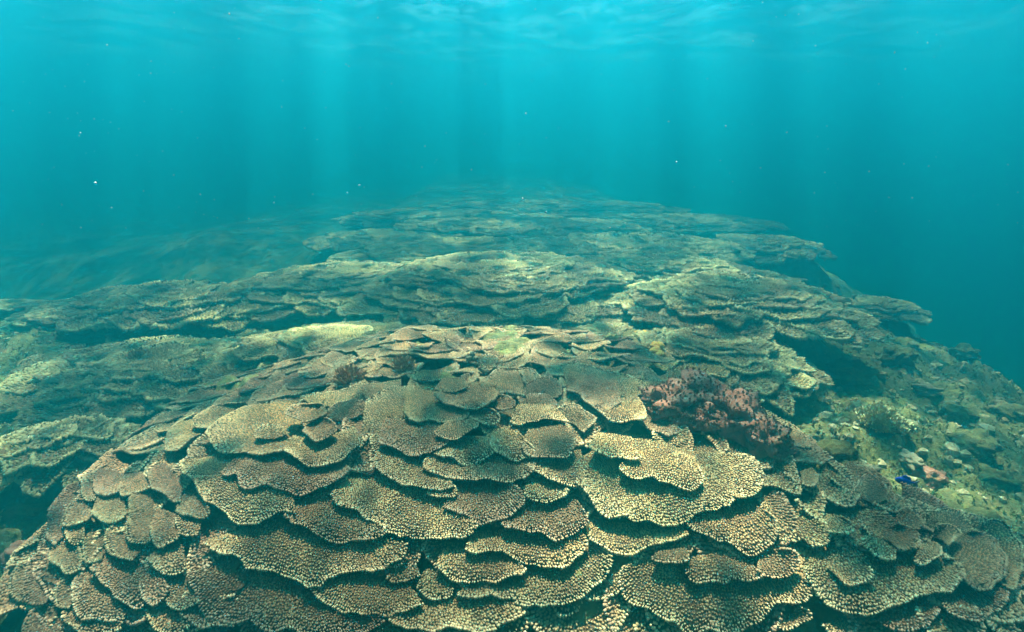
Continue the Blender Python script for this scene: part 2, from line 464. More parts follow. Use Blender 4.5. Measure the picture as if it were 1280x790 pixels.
def plate(parent, rim, root, h0, h1, fn, mat, spacing=0.0095, power=0.85, seed=0, ragged=1.0, thick=0.010, sides=5, origin=(0, 0, 0), nubs=True, wav=0.006, covers=None, scal=0.0, rimsz=1.15):
    """one table of a colony, a slab that grows from root to rim, and the branchlets on it"""
    rim = np.asarray(rim, float); root = np.asarray(root, float)
    per = np.linalg.norm(np.diff(rim, axis=0), axis=1).sum()
    nu = int(np.clip(per / max(0.013, spacing * 1.1), 10, 90))
    rim = resample(smooth_line(rim, 2), nu)
    root = resample(root, nu)
    d = rim - root
    L = np.linalg.norm(d, axis=1) + 1e-6
    out = d / L[:, None]
    s = np.linspace(0, per, nu)
    endf = np.minimum(1, np.minimum(np.arange(nu), np.arange(nu)[::-1]) / 4.0)
    jag = (0.008 * vnoise(s / 0.045, s * 0 + seed * 3.7, 91) * 2 + 0.004 * vnoise(s / 0.015, s * 0 + seed * 1.9, 92) * 2) * ragged
    jag = jag + scal * (2 * np.abs(vnoise(s / 0.13, s * 0 + seed * 2.3, 93) * 2) - .5) + scal * .7 * vnoise(s / 0.055, s * 0 + seed * .7, 94) * 2
    rim = rim + out * (jag * endf * np.minimum(1, L / 0.08))[:, None]
    Lm = float(np.median(L))
    nv = int(np.clip(Lm / 0.028, 3, 14)) + 1
    v = np.linspace(0, 1, nv)
    def surf(P, vv):
        z = fn(P[..., 0], P[..., 1]) + h0 + (h1 - h0) * np.maximum(vv, 1e-4) ** power
        return z + wav * 2 * vnoise(P[..., 0] * 19 + seed, P[..., 1] * 19, 77) * vv
    P = root[:, None, :] * (1 - v)[None, :, None] + rim[:, None, :] * v[None, :, None]
    Z = surf(P, np.broadcast_to(v, (nu, nv)))
    top = np.concatenate([P, Z[..., None]], -1)
    th = thick * (0.55 + 1.6 * (1 - v))[None, :] * np.ones((nu, 1))
    bot = top.copy()
    bot[..., 2] -= th
    inset = np.minimum(0.006, L * 0.1)
    bot[..., :2] -= out[:, None, :] * (inset[:, None] * (v ** 3)[None, :])[..., None]
    nt_ = nu * nv
    bot = bot[:, [0, nv // 2, nv - 1]]
    verts = np.vstack([top.reshape(-1, 3), bot.reshape(-1, 3)]) - np.array(origin)
    idx = np.arange(nt_).reshape(nu, nv)
    ib = np.arange(nu * 3).reshape(nu, 3) + nt_
    q = np.stack([idx[:-1, :-1], idx[:-1, 1:], idx[1:, 1:], idx[1:, :-1]], -1).reshape(-1, 4)
    qb = np.stack([ib[:-1, :-1], ib[:-1, 1:], ib[1:, 1:], ib[1:, :-1]], -1).reshape(-1, 4)[:, ::-1]
    er = np.stack([idx[:-1, -1], ib[:-1, -1], ib[1:, -1], idx[1:, -1]], -1)
    quads = np.vstack([q, qb, er])
    # which way do the rows run
    a_ = top[nu // 2, 0]; b_ = top[nu // 2, -1]; c_ = top[min(nu // 2 + 1, nu - 1), -1]
    if np.cross(b_ - a_, c_ - a_)[2] < 0: quads = quads[:, ::-1]
    pl = link('plate', mesh_np('plate', verts, quads=quads), M['slab'], parent)
    COUNT['plates'] += 1; COUNT['tris'] += len(quads) * 2
    if not nubs: return pl
    # branchlets in rows that follow the rim
    pos = []; od = []; vv = []
    nrow = max(3, int(round(Lm / spacing)))
    rr = np.random.default_rng(1000 + seed)
    for k in range(nrow + 1):
        v0 = (k + 0.35) / (nrow + 0.35) if nrow else 1.0
        v0 = min(1.0, v0)
        Pr = root * (1 - v0) + rim * v0
        seg = np.linalg.norm(np.diff(Pr, axis=0), axis=1)
        sc = np.concatenate([[0], np.cumsum(seg)])
        n = int(sc[-1] / spacing)
        if n < 1: continue
        t = (np.arange(n) + 0.5 * (k % 2) + rr.uniform(-0.28, 0.28, n) + 0.25) * sc[-1] / n
        f = np.interp(t, sc, np.arange(nu))
        i = np.clip(f.astype(int), 0, nu - 2); g = (f - i)[:, None]
        ro = root[i] * (1 - g) + root[i + 1] * g
        ri = rim[i] * (1 - g) + rim[i + 1] * g
        Li = np.linalg.norm(ri - ro, axis=1)
        vj = np.clip(v0 + rr.uniform(-0.3, 0.3, n) / max(nrow, 1), 0.0, 1.0)
        if k == nrow: vj[:] = 1.0
        keep = rr.uniform(0, 1, n) < np.clip(Li / nrow / spacing * 1.35, 0.12, 1)
        p = ro * (1 - vj)[:, None] + ri * vj[:, None]
        o_ = (ri - ro) / np.maximum(Li, 1e-5)[:, None]
        pos.append(p[keep]); od.append(o_[keep]); vv.append(vj[keep])
    pos = np.vstack(pos); od = np.vstack(od); vv = np.concatenate(vv)
    if covers is not None:
        bare = np.ones(len(pos), bool)
        for poly, bb in covers:
            kk = bare & (pos[:, 0] > bb[0]) & (pos[:, 0] < bb[1]) & (pos[:, 1] > bb[2]) & (pos[:, 1] < bb[3])
            if kk.any():
                w = np.where(kk)[0]
                bare[w[inside(pos[w], poly)]] = False
        pos, od, vv = pos[bare], od[bare], vv[bare]
    n = len(pos)
    if n == 0: return pl
    z = surf(pos, vv)
    e = 0.008
    gx = (surf(pos + [e, 0], vv) - surf(pos - [e, 0], vv)) / (2 * e)
    gy = (surf(pos + [0, e], vv) - surf(pos - [0, e], vv)) / (2 * e)
    nr = np.stack([-gx, -gy, np.ones(n)], -1)
    nr /= np.linalg.norm(nr, axis=1)[:, None]
    o3 = np.c_[od, np.zeros(n)]
    lean = 0.30 + 1.5 * vv ** 10
    nr = nr + o3 * lean[:, None] + rr.normal(0, 0.20, (n, 3))
    nr /= np.linalg.norm(nr, axis=1)[:, None]
    t1 = o3 - nr * (o3 * nr).sum(1)[:, None]
    t1 /= np.maximum(np.linalg.norm(t1, axis=1), 1e-5)[:, None]
    t2 = np.cross(nr, t1)
    tv, tt, tip = NUB[sides]
    sz = spacing * rr.uniform(0.80, 1.28, n)
    sz = sz * np.where(vv > .985, rimsz, 1.0)
    sz = sz * (1.0 + 0.55 * vnoise(pos[:, 0] * 24 + seed, pos[:, 1] * 24, 55) + 0.35 * vnoise(pos[:, 0] * 75, pos[:, 1] * 75, 56))
    ht = spacing * (1.0 if spacing < .009 else 1.35) * rr.uniform(0.50, 1.05, n) * (0.70 + 0.35 * vv)
    rot = rr.uniform(0, 6.28, n)
    cx, sx_ = np.cos(rot)[:, None], np.sin(rot)[:, None]
    lx = tv[None, :, 0] * cx - tv[None, :, 1] * sx_
    ly = tv[None, :, 0] * sx_ + tv[None, :, 1] * cx
    lx = lx * 1.22
    V = (np.c_[pos, z][:, None, :]
         + t1[:, None, :] * (lx * sz[:, None])[..., None]
         + t2[:, None, :] * (ly * sz[:, None] * 0.95)[..., None]
         + nr[:, None, :] * (tv[None, :, 2] * ht[:, None])[..., None])
    kv = len(tv)
    T = tt[None] + (np.arange(n) * kv)[:, None, None]
    me = mesh_np('branchlets', V.reshape(-1, 3) - np.array(origin), tris=T.reshape(-1, 3),
                 attrs=dict(tip=np.tile(tip, n), edge=np.repeat(vv, kv), rnd=np.repeat(rr.uniform(0, 1, n), kv)))
    b = link('branchlets', me, mat, pl)
    b['kind'] = 'stuff'
    COUNT['nubs'] += n; COUNT['tris'] += len(tt) * n
    return pl

# ------------------------------------------------------------------ the three nearest colonies, plates read off the photograph
ZS = 3.95
REG = dict(A=(0, 590), B=(200, 590), C=(480, 590), D=(720, 590), E=(960, 590), F=(200, 440), G=(460, 440), H=(700, 440))
# region, lift at the root, lift at the rim, rim points, root points
CENTRE = [
 ('B', .000, .030, [(140,490),(150,555),(210,612),(205,660),(230,690),(300,695),(350,730),(430,765),(510,780),(600,770),(700,785),(800,810),(950,800),(1080,770),(1110,740)], [(330,450),(600,500),(900,590)]),
 ('B', .006, .034, [(745,570),(780,630),(860,685),(960,710),(1100,722),(1190,690),(1300,650)], [(900,500),(1200,530)]),
 ('C', .000, .030, [(20,725),(60,755),(160,765),(240,790),(330,800),(400,778),(450,795),(560,775),(650,735),(700,685)], [(120,590),(330,600),(520,600)]),
 ('B', .006, .042, [(190,290),(200,340),(260,385),(330,430),(420,452),(540,445),(590,465),(640,500),(700,520),(715,540),(760,550),(830,540),(890,500),(990,470),(1060,485),(1150,455),(1210,440),(1220,360)], [(330,235),(560,240),(800,310),(1050,310)]),
 ('B', .014, .044, [(600,190),(640,250),(700,265),(750,280),(800,310),(860,330),(940,310),(1000,325),(1080,330),(1120,300)], [(660,140),(850,120),(1000,170)]),
 ('F', .006, .046, [(95,525),(110,600),(180,650),(200,705),(235,755),(330,790),(360,825),(430,848),(490,845),(560,810),(600,785),(670,800)], [(200,430),(350,480),(650,540)]),
 ('F', .014, .050, [(300,585),(310,605),(380,615),(395,650),(450,665),(490,640),(540,630),(545,655),(600,668),(670,690),(750,690),(830,670),(880,630),(940,580)], [(420,500),(600,510),(900,530)]),
 ('F', .020, .058, [(610,480),(650,510),(690,540),(760,555),(830,550),(900,530),(940,490),(1000,440)], [(660,410),(800,430),(960,370)]),
 ('F', .012, .052, [(420,260),(330,300),(260,350),(240,400),(245,450),(280,490),(325,508),(400,490),(440,480),(500,500),(560,500),(600,490),(620,470)], [(680,240),(700,340),(650,430)]),
 ('F', .046, .064, [(600,360),(530,352),(485,370),(462,405),(480,425)], [(640,400),(560,430)]),
 ('F', .050, .078, [(780,250),(740,255),(660,265),(635,290),(640,315),(690,340),(740,335),(780,320),(820,300)], [(810,262),(825,290)]),
 ('F', .040, .072, [(700,380),(760,435),(800,440),(850,410),(870,375),(860,340),(820,320)], [(740,350),(790,330)]),
 ('F', .004, .040, [(170,300),(90,340),(40,380),(25,430),(35,480),(70,490),(110,470),(150,430)], [(230,300),(230,400)]),
 ('F', .010, .048, [(420,245),(330,255),(260,270),(190,300),(165,340),(170,370),(220,383),(260,370),(300,330)], [(440,270),(400,310)]),
 ('F', .016, .040, [(800,330),(835,270),(880,240),(960,235),(1010,245)], [(880,340),(950,330),(1010,300)]),
 ('F', .010, .030, [(1010,240),(1050,220),(1110,195),(1160,172),(1250,170)], [(1000,420),(1080,400),(1290,300)]),
 ('F', .004, .028, [(690,225),(760,205),(900,190),(1000,165),(1100,140),(1190,135)], [(760,270),(1000,260),(1190,210)]),
 ('G', .016, .050, [(180,290),(200,320),(260,335),(300,320),(360,340),(430,335),(490,325),(500,290)], [(190,150),(420,200)]),
 ('G', .030, .068, [(330,215),(350,240),(410,260),(440,280),(500,285),(560,275),(590,265),(590,245),(630,235),(640,200)], [(420,170),(520,150),(600,160)]),
 ('G', .044, .070, [(330,185),(380,195),(440,190),(490,170)], [(370,130),(470,125)]),
 ('G', .026, .048, [(640,215),(700,225),(730,255),(720,290),(680,295),(640,280)], [(590,220),(600,260)]),
 ('G', .016, .044, [(500,320),(540,340),(590,345),(650,340),(650,310),(610,290)], [(530,285),(580,280)]),
 ('G', .012, .052, [(50,435),(70,460),(130,475),(180,495),(230,515),(300,495),(350,470),(400,440),(400,400)], [(80,330),(200,340),(340,340)]),
 ('G', .036, .066, [(330,390),(340,410),(400,430),(460,430),(480,400),(550,375),(545,355)], [(390,345),(500,335)]),
 ('G', .010, .046, [(330,500),(370,520),(440,540),(520,535),(580,515),(620,500),(650,470),(640,440)], [(370,430),(580,420)]),
 ('G', .016, .050, [(600,450),(620,490),(670,515),(730,530),(790,520),(840,490),(780,440)], [(620,380),(720,370)]),
 ('G', .010, .050, [(270,540),(280,570),(350,600),(420,630),(500,640),(580,645),(640,655),(700,645),(760,630),(800,610),(830,560)], [(330,490),(560,490),(780,500)]),
 ('G', .008, .050, [(25,530),(50,580),(110,620),(170,660),(240,680),(300,685),(370,675),(420,660)], [(60,470),(250,510),(400,590)]),
 ('G', .010, .040, [(290,690),(320,715),(380,730),(430,720),(445,690),(425,660)], [(330,650),(400,640)]),
 ('C', .006, .044, [(290,165),(340,190),(410,210),(440,250),(470,272),(540,260),(600,230),(660,190),(690,150),(690,110),(660,80)], [(360,60),(550,30)]),
 ('C', .000, .046, [(-261,100),(-246,140),(-206,185),(-156,185),(-116,210),(-96,255),(-20,265),(45,285),(105,310),(155,328),(220,350),(290,355),(370,340),(430,310),(462,270)], [(-200,-90),(60,-60),(330,110)]),
 ('C', .004, .044, [(580,260),(610,290),(660,285),(700,310),(780,318),(840,320),(900,305),(970,280),(1015,250),(1000,210),(980,170)], [(660,160),(820,110),(930,130)]),
 ('C', .006, .046, [(690,105),(710,130),(770,150),(840,140),(910,110),(910,85)], [(720,35),(850,40)]),
 ('C', .000, .040, [(400,380),(450,410),(540,405),(580,370),(630,400),(680,440),(760,470),(840,470),(910,455),(970,410),(1005,350),(1000,310)], [(440,300),(700,270),(920,280)]),
 ('C', .000, .036, [(630,600),(660,650),(720,680),(800,670),(900,635),(980,600),(1050,545),(1110,480),(1130,410),(1090,380)], [(640,480),(850,430),(1010,360)]),
 ('C', .008, .040, [(255,460),(300,500),(330,540),(400,545),(460,525),(500,515),(570,530),(620,515),(690,510),(700,480)], [(290,390),(450,370),(640,410)]),
 ('C', .004, .032, [(160,560),(200,600),(260,612),(340,600),(340,560)], [(210,480),(310,500)]),
 ('C', .004, .030, [(360,610),(420,625),(490,620),(540,600),(560,625),(640,630),(650,590)], [(420,540),(600,530)]),
 ('C', .006, .034, [(10,515),(50,540),(120,530),(180,500)], [(50,450),(150,440)]),
 ('C', .010, .036, [(-30,440),(0,460),(50,455),(100,440),(105,400),(80,350)], [(-20,360),(40,340)]),
 ('C', -.004, .020, [(990,630),(1060,635),(1130,610),(1170,580),(1170,500)], [(990,540),(1100,460)]),
 ('D', .010, .052, [(0,50),(70,110),(110,180),(160,220),(230,230),(300,255),(345,222),(380,250),(450,260),(520,240),(600,200),(700,170),(800,135),(870,110),(920,70),(928,10),(890,-60),(820,-110)], [(40,-80),(200,-170),(400,-200),(600,-190)]),
 ('H', .040, .074, [(140,460),(165,495),(230,515),(300,540),(350,545),(400,520)], [(190,400),(350,420)]),
 ('H', .034, .072, [(290,575),(320,610),(380,625),(440,610),(490,630),(550,660),(620,668),(680,655),(715,610),(690,585)], [(350,500),(520,470),(660,520)]),
 ('H', .018, .054, [(200,300),(240,340),(300,350),(350,362),(420,340),(430,310),(410,270)], [(240,240),(380,220)]),
 ('H', .012, .044, [(30,180),(90,200),(130,240),(180,300),(220,310),(300,250)], [(50,70),(270,90)]),
 ('H', .006, .034, [(0,60),(50,52),(140,75),(250,100),(350,115),(430,150),(425,190)], [(40,190),(200,230),(320,260)]),
 ('G', .008, .046, [(790,560),(850,600),(900,640),(970,660),(1050,655),(1080,620)], [(840,500),(1050,480)]),
 ('G', .022, .058, [(760,440),(770,500),(850,525),(940,530),(1000,500),(1025,450),(1010,400)], [(800,380),(950,360)]),
 ('G', .014, .044, [(700,340),(760,355),(830,345),(880,330),(930,330),(990,340)], [(740,260),(900,250)]),
 ('G', .006, .030, [(780,160),(840,130),(900,130),(940,150),(960,190),(940,220)], [(790,220),(880,240)]),
 ('G', .012, .038, [(930,290),(970,265),(1040,260),(1060,290),(1100,310),(1130,340),(1060,400)], [(950,350),(1010,350)]),
 ('G', .008, .034, [(800,210),(870,205),(905,235),(935,270),(900,290)], [(740,280),(800,290)]),
 ('D', .006, .042, [(550,260),(590,300),(660,315),(700,345),(780,360),(850,392),(920,380),(960,350),(995,290),(990,240),(950,210)], [(640,190),(760,160),(880,160)]),
 ('D', .000, .036, [(60,330),(130,370),(190,410),(250,408),(320,385),(400,350),(480,325),(560,300)], [(70,240),(250,250),(480,260)]),
]
RIGHT = [
 ('D', .020, .050, [(370,430),(400,450),(450,450),(530,455),(560,430)], [(420,385),(540,375)]),
 ('D', .014, .050, [(540,480),(560,530),(620,548),(690,535),(740,520),(800,520),(830,540),(890,535),(920,520)], [(580,420),(700,400),(860,440)]),
 ('D', .018, .054, [(890,490),(920,525),(990,535),(1060,510),(1100,470),(1110,430),(1080,390),(1020,385)], [(900,420),(960,390)]),
 ('D', .000, .036, [(240,460),(215,500),(220,560),(260,620),(330,680),(420,720),(500,745),(600,775),(700,780),(790,770),(850,745),(920,715),(1000,640),(1080,635),(1150,620),(1175,580),(1130,530)], [(340,430),(600,450),(900,490),(1050,490)]),
 ('D', -.008, .020, [(990,740),(1010,775),(1060,780),(1120,750),(1170,720),(1150,680),(1080,665)], [(1030,715),(1070,690)]),
 ('E', .004, .044, [(175,480),(210,540),(250,590),(290,640),(370,675),(470,700),(540,690),(590,650),(640,630),(700,640),(780,620),(830,590),(900,595),(950,570),(970,520),(960,480),(920,430),(870,425)], [(230,400),(450,380),(700,420),(850,440)]),
 ('E', .034, .060, [(370,550),(430,560),(500,535),(525,500),(500,470)], [(290,470),(420,430)]),
 ('E', .026, .060, [(720,440),(750,460),(820,440),(860,420),(850,360)], [(740,380),(800,350)]),
 ('E', .020, .056, [(460,330),(480,370),(510,390),(530,430),(590,445),(630,430)], [(530,310),(630,350)]),
 ('E', .030, .062, [(640,365),(690,380),(735,360),(745,310),(700,270),(640,260)], [(570,330),(590,280)]),
 ('E', .020, .052, [(830,260),(900,250),(945,290),(930,330),(890,355)], [(810,320),(840,330)]),
 ('E', .010, .050, [(1020,290),(1080,290),(1140,340),(1165,400),(1150,520),(1110,580),(1060,595),(990,565),(965,530)], [(940,320),(880,400),(900,470)]),
 ('E', .002, .040, [(1060,250),(1130,235),(1190,270),(1240,350),(1258,450),(1250,540),(1200,590),(1170,570)], [(1030,320),(1080,400),(1100,520)]),
 ('E', .004, .034, [(780,200),(870,185),(940,200),(990,240),(1010,290)], [(790,290),(900,320)]),
 ('E', -.004, .028, [(860,660),(900,710),(960,735),(1040,745),(1100,700),(1180,640),(1180,590)], [(870,600),(1000,580)]),
 ('E', -.006, .022, [(540,720),(580,760),(650,770),(700,790),(780,760),(820,720),(850,670)], [(600,660),(780,620)]),
 ('E', -.010, .018, [(270,760),(290,790),(400,800),(460,760),(420,710),(340,685)], [(330,735),(360,715)]),
 ('E', .014, .044, [(300,300),(370,305),(430,280),(420,240),(380,225)], [(280,250),(340,215)]),
 ('E', .010, .040, [(210,370),(290,360),(310,320),(310,280),(270,240)], [(130,300),(190,240)]),
 ('E', .012, .040, [(170,60),(215,75),(240,50),(250,20)], [(160,0),(220,-20)]),
 ('E', .004, .028, [(410,110),(480,10),(540,40),(585,90),(580,130)], [(430,160),(520,180)]),
 ('E', .012, .040, [(640,200),(690,175),(740,200),(775,250),(745,280)], [(620,280),(680,290)]),
]
LEFT = [
 ('A', .012, .038, [(450,190),(480,230),(540,250),(600,240),(620,200)], [(500,100),(610,110)]),
 ('A', .006, .036, [(560,255),(520,285),(515,340),(535,395),(580,425),(660,440)], [(650,280),(720,370)]),
 ('A', .010, .040, [(660,95),(630,150),(635,200),(625,270),(640,340),(690,355),(750,330)], [(750,80),(770,200),(780,280)]),
 ('A', .014, .042, [(740,270),(760,340),(800,358),(870,345),(890,300)], [(780,180),(870,210)]),
 ('A', .008, .038, [(730,430),(780,490),(830,505),(900,495),(920,460)], [(790,370),(900,350)]),
 ('A', .010, .036, [(320,300),(340,340),(370,355),(410,340),(415,300)], [(350,240),(410,240)]),
 ('A', .004, .032, [(430,300),(408,340),(405,430),(430,458),(500,430)], [(520,290),(530,370)]),
 ('A', .004, .036, [(450,470),(500,530),(540,590),(570,640),(620,680),(690,690),(720,650),(710,560)], [(540,420),(640,450),(700,500)]),
 ('A', .000, .032, [(370,490),(355,560),(360,640),(400,700),(450,735),(520,740),(600,720),(620,690)], [(460,470),(560,590)]),
 ('A', .000, .030, [(330,510),(275,560),(265,620),(290,665),(340,670)], [(390,530),(390,620)]),
 ('A', .008, .034, [(245,400),(235,440),(290,470),(330,500),(390,480),(405,430),(390,380)], [(290,340),(380,340)]),
 ('A', .000, .030, [(190,400),(130,450),(110,540),(115,620),(150,660),(220,650)], [(290,420),(270,600)]),
 ('A', -.006, .024, [(110,440),(60,500),(45,580),(70,635),(115,640)], [(160,460),(170,580)]),
 ('A', .000, .030, [(270,80),(200,130),(145,200),(135,280),(160,350),(200,385),(260,370)], [(320,90),(300,290)]),
 ('A', .006, .034, [(340,60),(260,150),(235,220),(230,320),(270,350)], [(410,50),(350,290)]),
 ('A', .010, .036, [(390,130),(340,150),(310,230),(300,260),(340,270),(420,250)], [(440,150),(460,210)]),
 ('A', .012, .036, [(690,560),(700,620),(750,665),(820,640),(830,570)], [(690,470),(790,480)]),
 ('A', .006, .034, [(820,640),(850,685),(900,690),(960,660),(990,640)], [(820,510),(930,530)]),
 ('A', .000, .026, [(720,700),(750,760),(800,810),(900,800),(940,760)], [(740,640),(880,660)]),
 ('A', .000, .028, [(890,700),(940,740),(990,775),(1060,760),(1160,765)], [(920,650),(1100,670)]),
 ('A', -.004, .024, [(160,680),(130,740),(110,790),(200,830),(300,800)], [(240,650),(310,690)]),
 ('A', -.004, .024, [(310,690),(320,750),(400,800),(500,800),(600,790),(610,730)], [(390,660),(560,680)]),
 ('A', .014, .042, [(870,190),(900,215),(960,235),(1030,220),(1030,180)], [(880,120),(1000,120)]),
 ('A', .010, .036, [(460,50),(465,90),(520,110),(580,100),(600,70)], [(490,-20),(580,-10)]),
 ('A', .008, .036, [(730,0),(745,80),(800,110),(850,160),(890,150)], [(810,-40),(900,50)]),
 ('A', .012, .034, [(590,80),(600,120),(650,110),(740,80)], [(600,10),(700,0)]),
 ('A', .010, .032, [(410,60),(400,120),(430,140),(470,130)], [(450,50),(490,70)]),
 ('A', .012, .038, [(870,230),(880,290),(930,320),(980,310)], [(920,200),(1000,240)]),
]

def sides_for(dist):
    return 5 if dist < 1.12 else (4 if dist < 1.40 else (3 if dist < 2.0 else 2))

COVERS = []
def traced_colony(data, label, cat, seed0, group, mat):
    first = True; root_o = None
    plates = []
    for k, (rg, h0, h1, rim, rt) in enumerate(data):
        ox, oy = REG[rg]
        a = np.array(rim, float) / ZS + [ox, oy]
        b = np.array(rt, float) / ZS + [ox, oy]
        yy = on_surface(a[:, 0], a[:, 1], h1, front_z)[:, 1].mean()
        hs = float(np.interp(yy, [1.10, 1.45], [1.0, 0.55])); h0 *= hs * .9; h1 *= hs * .86
        plates.append((on_surface(a[:, 0], a[:, 1], h1, front_z), on_surface(b[:, 0], b[:, 1], h0, front_z), h0, h1))
    for q in plates:                                   # no point of a plate runs away over the brow of the mound
        med = np.median(np.linalg.norm(np.vstack(q[:2]), axis=1))
        for p in q[:2]:
            dn = np.linalg.norm(p, axis=1)
            p *= (np.clip(dn, .80 * med, 1.14 * med) / dn)[:, None]
            over = np.maximum(0, p[:, 1] - brow(p[:, 0]) - .06 + .06 * smooth(.5, .9, p[:, 0]))
            p[:, 1] -= over * .8
    allp = np.vstack([p[0] for p in plates])
    c = allp.mean(0)
    org = (float(c[0]), float(c[1]), float(front_z(c[0], c[1])) - 0.04)
    root_o = empty('table_coral', org, label, cat, group)
    for k, (ri, ro, h0, h1) in enumerate(plates):
        COVERS.append(cover_poly(ri, ro, 0.034))
        dist = float(np.linalg.norm(ri.mean(0)) ** 2 + 0.55) ** 0.5
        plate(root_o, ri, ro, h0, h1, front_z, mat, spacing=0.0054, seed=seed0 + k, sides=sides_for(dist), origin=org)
    return root_o, org

GRP = 'table corals of the reef'
centre, c_org = traced_colony(CENTRE, 'biggest and nearest brown table coral, wide pale rimmed tiers stepping down in the bottom centre', 'coral', 100, GRP, M['coral'])
right, r_org = traced_colony(RIGHT, 'brown table coral of scalloped fans at the bottom right corner, below the small blue fish', 'coral', 300, GRP, M['coral'])
left, l_org = traced_colony(LEFT, 'dull purplish brown table coral of many small overlapping lobes on the bottom left flank', 'coral', 400, GRP, M['coral_dull'])

def fan(rootp, out, L, W, rr, jitter=0.11):
    """a rounded, lobed plate outline growing from rootp along out"""
    n = 15
    a = np.linspace(-1, 1, n)
    side = np.array([-out[1], out[0]])
    ph = rr.uniform(0, 6.28, 3)
    rad = 1 + jitter * (np.sin(a * 5 + ph[0]) * 0.6 + np.sin(a * 9 + ph[1]) * 0.5 + np.sin(a * 15 + ph[2]) * 0.25)
    ang = a * 1.75
    rim = rootp + out * (L * np.cos(ang) * rad)[:, None] + side * (W * np.sin(ang) * rad)[:, None]
    rt = rootp + side * np.linspace(-0.45, 0.45, 3)[:, None] * W - out * (0.02 * L)
    return rim, rt

# small plates that cover the mound between and behind the larger ones
rr = np.random.default_rng(5)
seed = 1000
fill = []
for yy in np.arange(0.72, 2.1, 0.105):
    for xx in np.arange(-1.25, 1.5, 0.125):
        fill.append((xx + rr.uniform(-.04, .04), yy + rr.uniform(-.035, .035)))
for (x, y) in fill:
    zf = float(front_z(x, y)); zb = float(base_z(x, y))
    if zf < zb + 0.02 or (x > .35 and y > float(brow(x)) + .07 - .10 * float(smooth(.5, .9, x))): continue
    if abs(x) > 1.1 * y + 0.35: continue
    # downhill
    e = 0.03
    g = np.array([-(front_z(x + e, y) - front_z(x - e, y)), -(front_z(x, y + e) - front_z(x, y - e))]).ravel()
    g = g / (np.linalg.norm(g) + 1e-6)
    g = g + np.array([0, -0.9]) + rr.normal(0, .25, 2)
    g /= np.linalg.norm(g)
    L = rr.uniform(.085, .15); W = rr.uniform(.07, .12)
    fl = float(np.interp(y, [1.1, 1.5], [1.0, 0.5]))
    rim, rt = fan(np.array([x, y]) - g * L * .5, g, L, W, rr)
    own, org = (left, l_org) if x < -0.42 else ((right, r_org) if (x > 0.42 and y < 1.25) or x > .75 else (centre, c_org))
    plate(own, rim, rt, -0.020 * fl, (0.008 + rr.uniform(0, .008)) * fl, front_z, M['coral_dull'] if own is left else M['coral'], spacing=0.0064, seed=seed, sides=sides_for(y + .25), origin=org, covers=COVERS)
    seed += 1

# ------------------------------------------------------------------ the other colonies, tier on tier
COL_O = []
for ci, c in enumerate(COLONIES):
    d = c['d']
    rr = np.random.default_rng(50 + ci)
    org = (d[0], d[1], d[5])
    o = empty('table_coral', org, c['label'], 'coral', GRP)
    COL_O.append(o)
    dome = lambda x, y, d=d: dome_z(x, y, d) + 0.02 * fbm(x * 4, y * 4, 2, 9)
    dist = math.hypot(d[0], d[1])
    sp = 0.0092 if dist < 2.3 else (0.0118 if dist < 3.3 else (0.014 if dist < 4.4 else 0.022))
    per = math.pi * (d[2] + d[3])
    for t in range(c['n'] + 1):
        rho = 1.0 - 0.86 * t / c['n']                     # 1 at the skirt, small at the top
        n = max(3, int(per * max(rho, .25) / (c['L'] * 0.95)))
        for k in range(n):
            th = 2 * math.pi * (k + rr.uniform(-.3, .3) + .5 * (t % 2)) / n
            if math.sin(th) > 0.55 and rho > 0.6 and dist > 2.3: continue      # the back is turned away
            dirv = np.array([math.cos(th) * d[2], math.sin(th) * d[3]])
            rimc = np.array(d[:2]) + dirv * rho * rr.uniform(.90, 1.06)
            outv = dirv / np.linalg.norm(dirv) + np.array([0, -0.55])
            outv /= np.linalg.norm(outv) + 1e-6
            L = c['L'] * rr.uniform(.75, 1.2); W = L * c['pw'] * 0.5 * rr.uniform(.8, 1.2)
            rim, rt = fan(rimc - outv * L * .85, outv, L, W, rr)
            h1 = c['h'] * rr.uniform(.45, .85) * (1.0 if rho > .3 else .7)
            zr = float(dome(*(rimc - outv * L * .3)))
            fn = lambda x, y, zr=zr: 0.34 * dome(x, y) + 0.66 * zr
            plate(o, rim, rt, 0.004, h1, fn, M['coral_far_dim'] if d[1] > 3.9 else M['coral_grey'], spacing=sp, seed=seed, sides=sides_for(dist), origin=org,
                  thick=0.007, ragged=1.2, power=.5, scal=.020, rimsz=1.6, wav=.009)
            seed += 1

